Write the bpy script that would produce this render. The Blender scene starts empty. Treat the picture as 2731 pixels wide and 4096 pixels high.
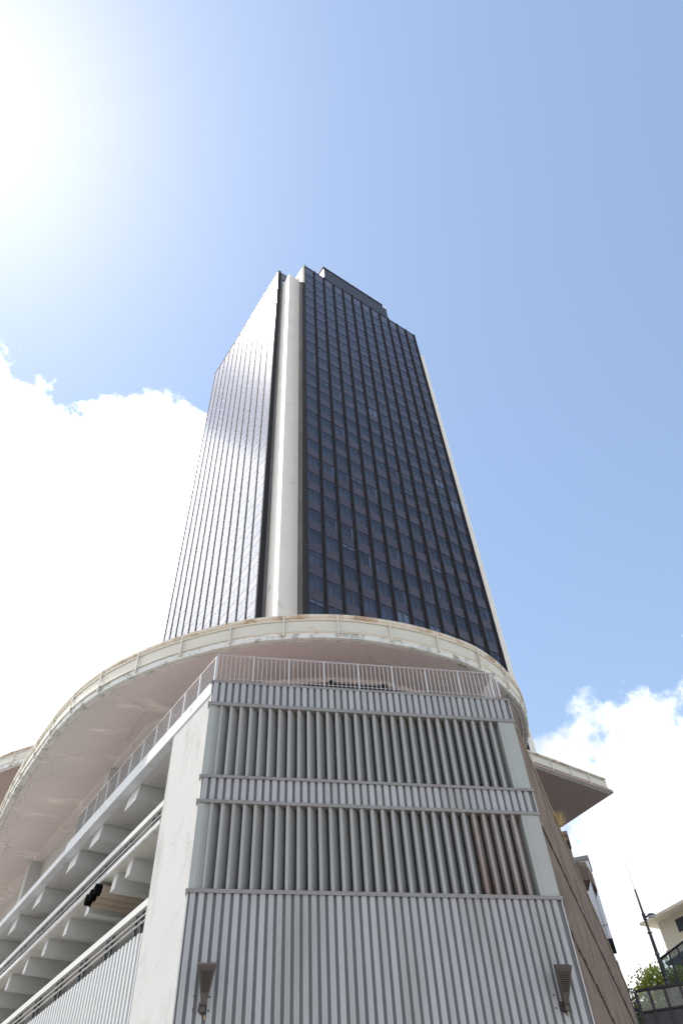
import bpy, math, random
from mathutils import Vector, Matrix
R = math.radians
random.seed(7)
S = bpy.context.scene
COL = S.collection

# ------------------------------------------------------------------ camera
PITCH, ROLL, EYE = R(49.4018), R(-3.9106), Vector((0, 0, 1.6))
fwd = Vector((0, math.cos(PITCH), math.sin(PITCH)))
rt0 = Vector((1, 0, 0)); up0 = rt0.cross(fwd)
rgt = rt0 * math.cos(ROLL) + up0 * math.sin(ROLL)
upv = -rt0 * math.sin(ROLL) + up0 * math.cos(ROLL)
cd = bpy.data.cameras.new('camera'); cam = bpy.data.objects.new('camera', cd); COL.objects.link(cam)
cam.matrix_world = Matrix(((rgt.x, upv.x, -fwd.x, EYE.x), (rgt.y, upv.y, -fwd.y, EYE.y), (rgt.z, upv.z, -fwd.z, EYE.z), (0, 0, 0, 1)))
cd.sensor_fit = 'VERTICAL'; cd.sensor_height = 36; cd.sensor_width = 24; cd.lens = 24.003
cd.clip_start = 0.1; cd.clip_end = 6000
S.camera = cam

# ------------------------------------------------------------------ light
SUN_AZ, SUN_EL = R(-74.0), R(64.5)
w = bpy.data.worlds.new('World'); S.world = w; w.use_nodes = True
nt = w.node_tree; nt.nodes.clear()
def wn(t, **k):
    n = nt.nodes.new(t)
    for a, b in k.items(): setattr(n, a, b)
    return n
def wl(a, b): nt.links.new(a, b)
def wmath(op, a, b=None, c=None):
    n = wn('ShaderNodeMath', operation=op)
    for i, v in enumerate((a, b, c)):
        if v is None: continue
        if isinstance(v, (int, float)): n.inputs[i].default_value = v
        else: wl(v, n.inputs[i])
    return n.outputs[0]
sky = wn('ShaderNodeTexSky', sky_type='NISHITA'); sky.sun_disc = False
sky.sun_elevation = SUN_EL; sky.sun_rotation = SUN_AZ % (2 * math.pi)
sky.air_density = 1.0; sky.dust_density = 0.27; sky.ozone_density = 1.3; sky.altitude = 10
tc = wn('ShaderNodeTexCoord'); sep = wn('ShaderNodeSeparateXYZ'); wl(tc.outputs['Generated'], sep.inputs[0])
az = wmath('ARCTAN2', sep.outputs[0], sep.outputs[1])
el = wmath('MULTIPLY', wmath('ARCSINE', sep.outputs[2]), 180 / math.pi)
azn = wmath('MULTIPLY_ADD', az, 1 / (2 * math.pi), 0.5)
fc = wn('ShaderNodeFloatCurve'); wl(azn, fc.inputs['Value'])
cv = fc.mapping.curves[0]
CL = [(-180, 22), (-120, 40), (-85, 52), (-62, 57.5), (-48, 58), (-42, 55.5), (-34, 54), (-26, 54), (-20, 55.5), (-8, 46), (5, 26), (12, 22), (16, 24.5), (19, 26.5), (21, 29),
      (25, 29), (28, 30.5), (31, 33), (36, 35), (45, 34), (80, 30), (130, 24), (180, 22)]
while len(cv.points) < len(CL): cv.points.new(0.5, 0.5)
for p, (a, e) in zip(cv.points, CL):
    p.location = ((a + 180) / 360, e / 90); p.handle_type = 'AUTO_CLAMPED'
fc.mapping.update()
top = wmath('MULTIPLY', fc.outputs[0], 90)
def wnoise(scale, detail, rough, off):
    mp = wn('ShaderNodeMapping'); mp.inputs['Location'].default_value = off
    wl(tc.outputs['Generated'], mp.inputs[0])
    n = wn('ShaderNodeTexNoise'); n.inputs['Scale'].default_value = scale
    n.inputs['Detail'].default_value = detail; n.inputs['Roughness'].default_value = rough
    wl(mp.outputs[0], n.inputs['Vector']); return n.outputs['Fac']
n1 = wnoise(9, 10, 0.6, (3.1, 0.4, 1.7)); n3 = wnoise(3.4, 3, 0.5, (5.2, 0.9, 4.1)); n2 = wnoise(4, 4, 0.5, (7.2, 1.4, 0.3))
val = wmath('ADD', wmath('ADD', wmath('SUBTRACT', top, el), wmath('MULTIPLY', wmath('SUBTRACT', n1, 0.5), 19)), wmath('MULTIPLY', wmath('SUBTRACT', n3, 0.5), 14))
mr = wn('ShaderNodeMapRange', interpolation_type='SMOOTHSTEP')
wl(val, mr.inputs['Value']); mr.inputs['From Min'].default_value = -1.3; mr.inputs['From Max'].default_value = 2.0
cr = wn('ShaderNodeValToRGB'); wl(n2, cr.inputs[0])
cr.color_ramp.elements[0].position = 0.38; cr.color_ramp.elements[0].color = (3.5, 3.62, 3.85, 1)
cr.color_ramp.elements[1].position = 0.6; cr.color_ramp.elements[1].color = (6.9, 6.9, 6.95, 1)
# clouds scatter forward: brighter the nearer they stand to the sun
dp = wn('ShaderNodeVectorMath', operation='DOT_PRODUCT'); wl(tc.outputs['Generated'], dp.inputs[0])
dp.inputs[1].default_value = (math.sin(SUN_AZ) * math.cos(SUN_EL), math.cos(SUN_AZ) * math.cos(SUN_EL), math.sin(SUN_EL))
fs = wn('ShaderNodeMapRange', interpolation_type='SMOOTHSTEP'); wl(dp.outputs['Value'], fs.inputs['Value'])
fs.inputs['From Min'].default_value = 0.55; fs.inputs['From Max'].default_value = 1.0; fs.inputs['To Min'].default_value = 1.0; fs.inputs['To Max'].default_value = 3.4
crs = wn('ShaderNodeVectorMath', operation='SCALE'); wl(cr.outputs[0], crs.inputs[0]); wl(fs.outputs[0], crs.inputs['Scale'])
mx = wn('ShaderNodeMix', data_type='RGBA'); wl(mr.outputs[0], mx.inputs['Factor'])
gm = wn('ShaderNodeGamma'); wl(sky.outputs[0], gm.inputs[0]); gm.inputs[1].default_value = 0.80
sks = wn('ShaderNodeVectorMath', operation='SCALE'); wl(gm.outputs[0], sks.inputs[0]); sks.inputs['Scale'].default_value = 1.2
tn = wn('ShaderNodeVectorMath', operation='MULTIPLY'); wl(sks.outputs[0], tn.inputs[0]); tn.inputs[1].default_value = (1.02, 1.005, 0.97)
wl(tn.outputs[0], mx.inputs[6]); wl(crs.outputs[0], mx.inputs[7])
bg = wn('ShaderNodeBackground'); bg.inputs['Strength'].default_value = 0.15
wl(mx.outputs[2], bg.inputs[0])
wo = wn('ShaderNodeOutputWorld'); wl(bg.outputs[0], wo.inputs[0])

sl = bpy.data.lights.new('sun', 'SUN'); sl.energy = 3.4; sl.angle = R(0.5); sl.color = (1.0, 0.95, 0.88)
so = bpy.data.objects.new('sun', sl); COL.objects.link(so)
sd = Vector((math.sin(SUN_AZ) * math.cos(SUN_EL), math.cos(SUN_AZ) * math.cos(SUN_EL), math.sin(SUN_EL)))
so.rotation_euler = (-sd).to_track_quat('-Z', 'Y').to_euler(); so.location = sd * 300
S.view_settings.view_transform = 'Standard'; S.view_settings.look = 'None'
S.view_settings.exposure = 0.9; S.view_settings.gamma = 1; S.view_settings.use_curve_mapping = False

# ------------------------------------------------------------------ materials
def nodes(m):
    m.use_nodes = True; t = m.node_tree; t.nodes.clear(); return t
def M(name, col, rough=0.6, metal=0.0, var=0.12, scale=0.8, fine=0.0, fscale=25, stain=None, st_lo=0.55, st_hi=0.7, st_scale=1.5,
      stretch=(1, 1, 1), bump=0.0, bscale=60, spec=0.5, ior=1.5, rand=0.0, drip=0.0, dripcol=(0.1, 0.08, 0.06), trans=0.0, turn=0.0, crack=0.0):
    m = bpy.data.materials.new(name); t = nodes(m); N, L = t.nodes, t.links
    def math_(op, a, b):
        n = N.new('ShaderNodeMath'); n.operation = op
        for i, v in enumerate((a, b)):
            if isinstance(v, (int, float)): n.inputs[i].default_value = v
            else: L.new(v, n.inputs[i])
        return n.outputs[0]
    geo = N.new('ShaderNodeNewGeometry')
    def noise(sc, det, st=(1, 1, 1), ro=0.55):
        mp = N.new('ShaderNodeMapping'); mp.vector_type = 'TEXTURE' if turn else 'POINT'; mp.inputs['Scale'].default_value = tuple(1 / q for q in st) if turn else st; mp.inputs['Rotation'].default_value = (0, 0, turn)
        L.new(geo.outputs['Position'], mp.inputs[0])
        n = N.new('ShaderNodeTexNoise'); n.inputs['Scale'].default_value = sc; n.inputs['Detail'].default_value = det
        n.inputs['Roughness'].default_value = ro
        L.new(mp.outputs[0], n.inputs['Vector']); return n.outputs['Fac']
    k = math_('MULTIPLY_ADD', noise(scale, 5, stretch), 2 * var); k.node.inputs[2].default_value = 1 - var
    if fine:
        f = math_('MULTIPLY_ADD', noise(fscale, 3, stretch), 2 * fine); f.node.inputs[2].default_value = 1 - fine
        k = math_('MULTIPLY', k, f)
    if rand:
        oi = N.new('ShaderNodeObjectInfo')
        f = math_('MULTIPLY_ADD', oi.outputs['Random'], 2 * rand); f.node.inputs[2].default_value = 1 - rand
        k = math_('MULTIPLY', k, f)
    vm = N.new('ShaderNodeVectorMath'); vm.operation = 'SCALE'; vm.inputs[0].default_value = col; L.new(k, vm.inputs['Scale'])
    c = vm.outputs[0]
    def mixin(c, fac, col2):
        x = N.new('ShaderNodeMix'); x.data_type = 'RGBA'; L.new(fac, x.inputs['Factor']); L.new(c, x.inputs[6]); x.inputs[7].default_value = (*col2, 1)
        return x.outputs[2]
    def ramp(v, a, b, hi=1.0):
        r = N.new('ShaderNodeMapRange'); L.new(v, r.inputs['Value']); r.inputs['From Min'].default_value = a; r.inputs['From Max'].default_value = b
        r.inputs['To Max'].default_value = hi; r.clamp = True; return r.outputs[0]
    if stain: c = mixin(c, ramp(noise(st_scale, 8, stretch, 0.65), st_lo, st_hi), stain)
    if crack:
        mp = N.new('ShaderNodeVectorMath'); mp.operation = 'ADD'; nz = N.new('ShaderNodeTexNoise'); nz.inputs['Scale'].default_value = 0.9; nz.inputs['Detail'].default_value = 5
        L.new(geo.outputs['Position'], nz.inputs['Vector']); L.new(geo.outputs['Position'], mp.inputs[0]); L.new(nz.outputs['Color'], mp.inputs[1])
        vo = N.new('ShaderNodeTexVoronoi'); vo.feature = 'DISTANCE_TO_EDGE'; vo.inputs['Scale'].default_value = 0.2; L.new(mp.outputs[0], vo.inputs['Vector'])
        c = mixin(c, ramp(vo.outputs['Distance'], 0.0035, 0.001, crack), (0.16, 0.14, 0.125))
    if drip: c = mixin(c, ramp(noise(3.2, 6, (1, 1, 0.08), 0.6), 0.5, 0.72, drip), dripcol)
    b = N.new('ShaderNodeBsdfPrincipled'); L.new(c, b.inputs['Base Color'])
    b.inputs['Roughness'].default_value = rough; b.inputs['Metallic'].default_value = metal
    b.inputs['Specular IOR Level'].default_value = spec; b.inputs['IOR'].default_value = ior
    if bump:
        bp = N.new('ShaderNodeBump'); bp.inputs['Strength'].default_value = bump; bp.inputs['Distance'].default_value = 0.02
        L.new(noise(bscale, 4), bp.inputs['Height']); L.new(bp.outputs[0], b.inputs['Normal'])
    o = N.new('ShaderNodeOutputMaterial')
    if trans:
        tb = N.new('ShaderNodeBsdfTranslucent'); L.new(c, tb.inputs[0]); xs = N.new('ShaderNodeMixShader'); xs.inputs[0].default_value = trans
        L.new(b.outputs[0], xs.inputs[1]); L.new(tb.outputs[0], xs.inputs[2]); L.new(xs.outputs[0], o.inputs[0])
    else: L.new(b.outputs[0], o.inputs[0])
    return m
def glass(name, tint, ior=1.6, rough=0.02, refl=(1, 1, 1), minr=0.0):
    m = bpy.data.materials.new(name); t = nodes(m); N, L = t.nodes, t.links
    tr = N.new('ShaderNodeBsdfTransparent'); tr.inputs[0].default_value = (*tint, 1)
    gl = N.new('ShaderNodeBsdfGlossy'); gl.inputs['Roughness'].default_value = rough; gl.inputs[0].default_value = (*refl, 1)
    lw = N.new('ShaderNodeLayerWeight'); lw.inputs[0].default_value = 0.5
    pwr = N.new('ShaderNodeMath'); pwr.operation = 'POWER'; L.new(lw.outputs['Facing'], pwr.inputs[0]); pwr.inputs[1].default_value = 5
    r0 = ((ior - 1) / (ior + 1)) ** 2
    fr = N.new('ShaderNodeMath'); fr.operation = 'MULTIPLY_ADD'; L.new(pwr.outputs[0], fr.inputs[0]); fr.inputs[1].default_value = 1 - r0; fr.inputs[2].default_value = r0
    mxx = N.new('ShaderNodeMath'); mxx.operation = 'MAXIMUM'; L.new(fr.outputs[0], mxx.inputs[0]); mxx.inputs[1].default_value = minr
    x = N.new('ShaderNodeMixShader'); L.new(mxx.outputs[0], x.inputs[0]); L.new(tr.outputs[0], x.inputs[1]); L.new(gl.outputs[0], x.inputs[2])
    o = N.new('ShaderNodeOutputMaterial'); L.new(x.outputs[0], o.inputs[0]); return m

def panelglass(name, col, ior, rough):
    m = M(name, col, 0.9, 0, 0.08, 0.4, spec=0.0, rand=0.16); t = m.node_tree; N, L = t.nodes, t.links
    out = [n for n in N if n.type == 'OUTPUT_MATERIAL'][0]; bs = [n for n in N if n.type == 'BSDF_PRINCIPLED'][0]
    lw = N.new('ShaderNodeLayerWeight'); lw.inputs[0].default_value = 0.5
    pwr = N.new('ShaderNodeMath'); pwr.operation = 'POWER'; L.new(lw.outputs['Facing'], pwr.inputs[0]); pwr.inputs[1].default_value = 5
    r0 = ((ior - 1) / (ior + 1)) ** 2
    fr = N.new('ShaderNodeMath'); fr.operation = 'MULTIPLY_ADD'; L.new(pwr.outputs[0], fr.inputs[0]); fr.inputs[1].default_value = 1 - r0; fr.inputs[2].default_value = r0
    gl = N.new('ShaderNodeBsdfGlossy'); gl.inputs['Roughness'].default_value = rough; gl.inputs[0].default_value = (0.96, 0.95, 1, 1)
    x = N.new('ShaderNodeMixShader'); L.new(fr.outputs[0], x.inputs[0]); L.new(bs.outputs[0], x.inputs[1]); L.new(gl.outputs[0], x.inputs[2]); L.new(x.outputs[0], out.inputs[0])
    return m
m_steel = M('steel_cladding', (0.345, 0.352, 0.355), 0.42, 0.0, 0.10, 0.5, 0.05, 8, stain=(0.27, 0.265, 0.265), st_lo=0.5, st_hi=0.72, st_scale=0.9, stretch=(1, 1, 0.25), spec=0.5, rand=0.07, drip=0.3, dripcol=(0.25, 0.24, 0.23))
m_fin = M('louvre_steel', (0.30, 0.302, 0.295), 0.5, 0.0, 0.12, 0.6, 0.05, 12, stretch=(1, 1, 0.2), rand=0.05, drip=0.35, dripcol=(0.2, 0.18, 0.16))
m_fin_brown = M('brown_louvre_steel', (0.30, 0.28, 0.265), 0.55, 0.0, 0.12, 0.6, 0.05, 12, stain=(0.17, 0.10, 0.08), st_lo=0.40, st_hi=0.74, st_scale=0.9, stretch=(1, 1, 0.3), rand=0.05)  # brown blotches for the last fins of the lower row
m_ledge = M('ledge_steel', (0.21, 0.20, 0.195), 0.5, 0.0, 0.18, 2.0, stain=(0.17, 0.13, 0.11), st_scale=3)
m_sheet = M('sheet_steel', (0.135, 0.14, 0.145), 0.55, 0.0, 0.12, 1.0)
m_endp = M('end_panel_steel', (0.31, 0.325, 0.305), 0.45, 0.0, 0.06, 0.8)
m_white = M('white_concrete', (0.385, 0.385, 0.375), 0.85, 0, 0.10, 0.9, 0.05, 14, crack=0.25, stain=(0.24, 0.238, 0.228), st_lo=0.51, st_hi=0.74, st_scale=0.9, stretch=(1, 1, 0.45), bump=0.35, bscale=9)
m_conc = M('grey_concrete', (0.47, 0.46, 0.43), 0.9, 0, 0.10, 0.9, 0.05, 14, stain=(0.34, 0.32, 0.29), st_lo=0.55, st_hi=0.75, st_scale=1.2, bump=0.25, bscale=14)
m_edge = M('slab_edge_concrete', (0.50, 0.52, 0.53), 0.85, 0, 0.1, 1.5, 0.08, 20, stain=(0.3, 0.29, 0.27), st_lo=0.58, st_hi=0.7, st_scale=2.5, bump=0.4, bscale=18)
m_beam = M('beam_concrete', (0.46, 0.465, 0.455), 0.85, 0, 0.06, 1.2, 0.04, 14, bump=0.15, bscale=18)
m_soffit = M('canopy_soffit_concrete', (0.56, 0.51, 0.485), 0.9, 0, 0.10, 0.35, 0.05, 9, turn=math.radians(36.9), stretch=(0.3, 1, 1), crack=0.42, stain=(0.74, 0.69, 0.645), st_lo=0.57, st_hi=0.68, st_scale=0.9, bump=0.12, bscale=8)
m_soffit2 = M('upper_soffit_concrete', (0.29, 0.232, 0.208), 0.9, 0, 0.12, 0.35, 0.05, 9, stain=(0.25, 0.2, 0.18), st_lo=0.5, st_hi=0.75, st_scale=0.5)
m_cream = M('cream_guard_paint', (0.53, 0.51, 0.44), 0.6, 0, 0.06, 0.8, 0.03, 12, stain=(0.40, 0.33, 0.23), st_lo=0.58, st_hi=0.76, st_scale=1.6)
m_rail = M('weathered_rail', (0.55, 0.5, 0.42), 0.7, 0, 0.15, 2, stain=(0.32, 0.22, 0.13), st_lo=0.5, st_hi=0.62, st_scale=1.3)
m_lip = M('peeling_white_lip', (0.58, 0.585, 0.56), 0.85, 0, 0.1, 2, stain=(0.22, 0.23, 0.18), st_lo=0.50, st_hi=0.66, st_scale=2.3, bump=0.6, bscale=16)
m_alu = M('pale_railing_metal', (0.47, 0.47, 0.465), 0.4, 0.3, 0.06, 2, stain=(0.32, 0.22, 0.16), st_lo=0.68, st_hi=0.75, st_scale=3)
m_alu_shade = M('shaded_railing_metal', (0.26, 0.25, 0.245), 0.6, 0.0, 0.06, 2)  # railing metal again, canopy shade on the side balusters put into the colour
m_railtop = M('railing_top_metal', (0.36, 0.33, 0.32), 0.45, 0.2, 0.1, 2)
m_guard = M('guard_beam_paint', (0.42, 0.425, 0.41), 0.55, 0.0, 0.08, 1.0, stain=(0.50, 0.29, 0.13), st_lo=0.64, st_hi=0.74, st_scale=0.55)
m_pipe = M('guard_pipe_metal', (0.28, 0.27, 0.25), 0.4, 0.4, 0.08, 1, stain=(0.36, 0.2, 0.1), st_lo=0.66, st_hi=0.74, st_scale=0.8)
m_post = M('guard_post_metal', (0.10, 0.115, 0.125), 0.5, 0.3, 0.1)
m_screen = M('white_screen_metal', (0.40, 0.41, 0.405), 0.5, 0, 0.05, 1.0, drip=0.2, dripcol=(0.42, 0.35, 0.3))
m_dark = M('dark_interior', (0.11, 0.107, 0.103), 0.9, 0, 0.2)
m_deck = M('roof_deck_tiles', (0.58, 0.40, 0.35), 0.9, 0, 0.15, 0.8)
m_brown = M('pebbledash_concrete', (0.175, 0.128, 0.096), 0.95, 0, 0.24, 1.3, 0.45, 14, rand=0.08, stain=(0.075, 0.055, 0.043), st_lo=0.46, st_hi=0.66, st_scale=1.6, stretch=(1, 1, 0.4), bump=1.0, bscale=26, drip=0.4, dripcol=(0.12, 0.09, 0.075))
m_groove = M('rough_joint', (0.075, 0.055, 0.04), 1, 0, 0.3, 6, 0.3, 25, bump=1.0, bscale=20)
m_brownsm = M('brown_block_concrete', (0.17, 0.125, 0.105), 0.9, 0, 0.2, 1.2, stain=(0.24, 0.2, 0.14), st_lo=0.55, st_hi=0.6, st_scale=1.2, bump=0.4, bscale=10)
m_mossy = M('mossy_coping', (0.33, 0.28, 0.22), 0.9, 0, 0.2, 2, stain=(0.2, 0.18, 0.07), st_lo=0.5, st_hi=0.6, st_scale=2, bump=0.5, bscale=12)
m_paleb = M('pale_metal_panel', (0.56, 0.59, 0.62), 0.4, 0.1, 0.05, 0.7, drip=0.15, dripcol=(0.4, 0.4, 0.42))
m_duct = M('brown_duct', (0.36, 0.29, 0.23), 0.7, 0, 0.15, 3, stain=(0.22, 0.16, 0.12), st_scale=3)
m_glaz = M('dark_clerestory_glass', (0.012, 0.010, 0.010), 0.5, 0, 0.1, spec=0.2)
m_black = M('black_void', (0.006, 0.006, 0.006), 1.0, 0, 0.0, spec=0.0)
m_mull = M('mullion_metal', (0.022, 0.022, 0.026), 0.75, 0.0, 0.1, spec=0.15)
m_frame = M('window_frame_metal', (0.10, 0.10, 0.115), 0.35, 0.3, 0.05)
m_span = panelglass('spandrel_panel', (0.044, 0.033, 0.036), 1.75, 0.2)
m_inter = M('office_interior', (0.22, 0.23, 0.26), 0.9, 0, 0.1, 0.7, rand=0.35)
m_blind = M('pale_blind', (0.5, 0.51, 0.52), 0.9, 0, 0.05, 1, rand=0.25)
m_pane = glass('tinted_office_glass', (0.42, 0.46, 0.56), 1.75, 0.2, (0.94, 0.95, 1.0), 0.03)
m_side = M('dark_side_panel', (0.115, 0.11, 0.11), 0.45, 0.1, 0.08, 0.6, rand=0.16)
m_pier = M('pier_white_boards', (0.72, 0.69, 0.635), 0.6, 0, 0.05, 0.5, 0.03, 6, stain=(0.5, 0.46, 0.40), st_lo=0.6, st_hi=0.75, st_scale=0.9)
m_plant = M('plant_room_ribs', (0.07, 0.075, 0.085), 0.4, 0.3, 0.1)
m_whitep = M('white_metal_and_sunlit_walls', (0.7, 0.7, 0.68), 0.6, 0, 0.05)
m_blue = M('blue_crane_paint', (0.07, 0.10, 0.25), 0.5, 0, 0.1)
m_lampm = M('lamp_bronze', (0.075, 0.064, 0.056), 0.4, 0.5, 0.1, 4, spec=0.6)
m_bolt = M('dark_bolt', (0.04, 0.03, 0.03), 0.5, 0.4)
m_lens = M('lamp_glass', (0.02, 0.017, 0.014), 0.15, 0, 0.1)
m_beige = M('lamp_tag', (0.45, 0.33, 0.2), 0.6)
m_polem = M('black_pole_paint', (0.022, 0.022, 0.026), 0.4, 0.2, 0.1)
m_clearl = M('lamp_diffuser', (0.7, 0.75, 0.74), 0.3)
m_creamb = M('cream_building_render', (0.70, 0.65, 0.53), 0.85, 0, 0.06, 0.4, drip=0.3, dripcol=(0.58, 0.53, 0.43))
m_creamr = M('cream_roof_edge', (0.72, 0.65, 0.52), 0.8, 0, 0.05, 0.4)
m_dkframe = M('dark_red_frame', (0.035, 0.025, 0.028), 0.4, 0.2, 0.1)
m_pglass = glass('pavilion_glass', (0.52, 0.60, 0.62), 1.6, 0.02, (0.75, 0.83, 0.86), 0.30)
m_bglass = glass('balustrade_glass', (0.80, 0.88, 0.86), 1.45, 0.01, (1, 1, 1), 0.05)
m_dkpanel = M('dark_grey_panel', (0.05, 0.05, 0.055), 0.5, 0.1, 0.1)
m_blueg = M('pavilion_column_paint', (0.35, 0.40, 0.46), 0.6)
m_leaf = M('spring_leaf', (0.27, 0.31, 0.05), 0.6, 0, 0.35, 1.3, rand=0.1, trans=0.5)
m_leaf2 = M('dull_green_leaf', (0.15, 0.18, 0.085), 0.7, 0, 0.4, 0.9, trans=0.4)
m_bark = M('bark', (0.10, 0.075, 0.055), 0.95, 0, 0.2, 4, bump=0.5)
m_straw = M('dry_straw', (0.46, 0.33, 0.15), 0.9, 0, 0.3, 20)
m_ground = M('street_paving', (0.32, 0.31, 0.295), 0.9, 0, 0.12, 0.5, 0.1, 20)
m_terr = M('terrace_paving', (0.34, 0.33, 0.31), 0.9, 0, 0.1, 0.5)
m_spike = M('grey_sheet', (0.16, 0.15, 0.16), 0.6, 0.1, 0.1)

# ------------------------------------------------------------------ helpers
class MB:
    def __init__(s): s.v = []; s.f = []; s.m = []
    def face(s, pts, mi=0):
        b = len(s.v); s.v += [tuple(p) for p in pts]; s.f.append(tuple(range(b, b + len(pts)))); s.m.append(mi); return s
    def box(s, x0, x1, y0, y1, z0, z1, mi=0):
        b = len(s.v)
        s.v += [(x0, y0, z0), (x1, y0, z0), (x1, y1, z0), (x0, y1, z0), (x0, y0, z1), (x1, y0, z1), (x1, y1, z1), (x0, y1, z1)]
        for f in ((0, 3, 2, 1), (4, 5, 6, 7), (0, 1, 5, 4), (1, 2, 6, 5), (2, 3, 7, 6), (3, 0, 4, 7)):
            s.f.append(tuple(b + i for i in f)); s.m.append(mi)
        return s
    def prism(s, poly, z0, z1, mi=0):      # counter-clockwise polygon in x, y
        b = len(s.v); n = len(poly)
        s.v += [(p[0], p[1], z0) for p in poly] + [(p[0], p[1], z1) for p in poly]
        s.f.append(tuple(b + i for i in reversed(range(n)))); s.m.append(mi)
        s.f.append(tuple(b + n + i for i in range(n))); s.m.append(mi)
        for i in range(n):
            j = (i + 1) % n; s.f.append((b + i, b + j, b + n + j, b + n + i)); s.m.append(mi)
        return s
    def hexa(s, p, mi=0):                  # 8 corners: bottom 4 (ccw from above), top 4
        b = len(s.v); s.v += [tuple(q) for q in p]
        for f in ((0, 3, 2, 1), (4, 5, 6, 7), (0, 1, 5, 4), (1, 2, 6, 5), (2, 3, 7, 6), (3, 0, 4, 7)):
            s.f.append(tuple(b + i for i in f)); s.m.append(mi)
        return s
    def tube(s, p0, p1, r0, r1=None, n=8, cap=True, mi=0):
        r1 = r0 if r1 is None else r1
        p0, p1 = Vector(p0), Vector(p1); d = (p1 - p0).normalized()
        a = d.orthogonal().normalized(); c = d.cross(a); b = len(s.v)
        for p, r in ((p0, r0), (p1, r1)):
            for i in range(n):
                t = 2 * math.pi * i / n; s.v.append(tuple(p + (a * math.cos(t) + c * math.sin(t)) * r))
        for i in range(n):
            j = (i + 1) % n; s.f.append((b + i, b + j, b + n + j, b + n + i)); s.m.append(mi)
        if cap:
            s.f.append(tuple(b + i for i in reversed(range(n)))); s.f.append(tuple(b + n + i for i in range(n))); s.m += [mi, mi]
        return s
    def sweep(s, path, prof, mi=0):        # path: list of ((x,y),(nx,ny)); prof: closed list of (out, z)
        b = len(s.v); n = len(prof)
        for (p, q) in path:
            for (o, z) in prof: s.v.append((p[0] + q[0] * o, p[1] + q[1] * o, z))
        for k in range(len(path) - 1):
            for i in range(n):
                j = (i + 1) % n
                s.f.append((b + k * n + i, b + k * n + j, b + (k + 1) * n + j, b + (k + 1) * n + i)); s.m.append(mi)
        s.f.append(tuple(b + i for i in range(n))); s.m.append(mi)
        e = b + (len(path) - 1) * n; s.f.append(tuple(e + i for i in reversed(range(n)))); s.m.append(mi)
        return s
    def mesh(s, name, mats, recalc=True):
        me = bpy.data.meshes.new(name); me.from_pydata(s.v, [], s.f)
        for m in (mats if isinstance(mats, (list, tuple)) else [mats]): me.materials.append(m)
        me.polygons.foreach_set('material_index', s.m)
        if recalc:
            import bmesh
            bm = bmesh.new(); bm.from_mesh(me); bmesh.ops.recalc_face_normals(bm, faces=bm.faces); bm.to_mesh(me); bm.free()
        me.update(); return me
def put(name, me, parent=None, loc=(0, 0, 0), rz=0.0, rot=None, scale=None):
    o = bpy.data.objects.new(name, me); COL.objects.link(o)
    o.location = loc; o.rotation_euler = rot if rot else (0, 0, rz)
    if scale: o.scale = scale
    if parent: o.parent = parent
    return o
def part(name, mb, mats, parent, loc=(0, 0, 0), rz=0.0, **k): return put(name, mb.mesh(name, mats), parent, loc, rz, **k)
def tag(o, label, cat, group=None):
    o['label'] = label; o['category'] = cat
    if group: o['group'] = group
    return o
def thing(name, label, cat, loc=(0, 0, 0), rz=0.0, group=None):
    o = bpy.data.objects.new(name, None); COL.objects.link(o); o.location = loc; o.rotation_euler = (0, 0, rz)
    o.empty_display_size = 0.5
    return tag(o, label, cat, group)
def structure(name, mb, mats, label=None):
    o = put(name, mb.mesh(name, mats)); o['kind'] = 'structure'
    if label: o['label'] = label
    return o
def polar(azd, dist, tan=None, z=None):    # a spot on the map by compass bearing from the street corner at the origin
    a = R(azd); return Vector((math.sin(a) * dist, math.cos(a) * dist, (1.6 + tan * dist) if tan is not None else (z or 0)))
def catmull(pts, n=6):
    out = []; P = [pts[0]] + list(pts) + [pts[-1]]
    for i in range(1, len(P) - 2):
        for k in range(n):
            t = k / n; a, b, c, d = (Vector(P[i + j]) for j in (-1, 0, 1, 2))
            out.append(0.5 * ((2 * b) + (c - a) * t + (2 * a - 5 * b + 4 * c - d) * t * t + (3 * b - a - 3 * c + d) * t ** 3))
    out.append(Vector(pts[-1])); return out
def resample(pts, step, off=0.0):
    pts = [Vector(p) for p in pts]; out = []; nxt = off; acc = 0.0
    for a, b in zip(pts, pts[1:]):
        l = (b - a).length
        while l > 1e-9 and nxt <= acc + l:
            out.append(a + (b - a) * ((nxt - acc) / l)); nxt += step
        acc += l
    return out
def with_normals(pts, left=True):
    r = []
    for i, p in enumerate(pts):
        d = (pts[min(i + 1, len(pts) - 1)] - pts[max(i - 1, 0)]).normalized()
        r.append(((p.x, p.y), (d.y, -d.x)))            # right-hand side of travel
    return r
TH = R(36.9263)                                          # tower grid: local x along the broad dark face, local y away behind the bright face
UX, UY = Vector((math.cos(TH), math.sin(TH), 0)), Vector((-math.sin(TH), math.cos(TH), 0))
def G(r, t, z=0): return UX * r + UY * t + Vector((0, 0, z))

# ------------------------------------------------------------------ setting
mb = MB(); mb.box(-1500, 1500, -1500, 1500, -0.5, 0.0)
structure('ground', mb, m_ground, 'grey paved street ground around the buildings')
mb = MB(); e = [polar(14, 49.5), polar(40, 49.5), polar(40, 140), polar(10, 140)]
mb.prism([(p.x, p.y) for p in e], 0.004, 10.9)
structure('raised_terrace', mb, m_terr, 'raised paved terrace behind the glass balustrade')

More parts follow.
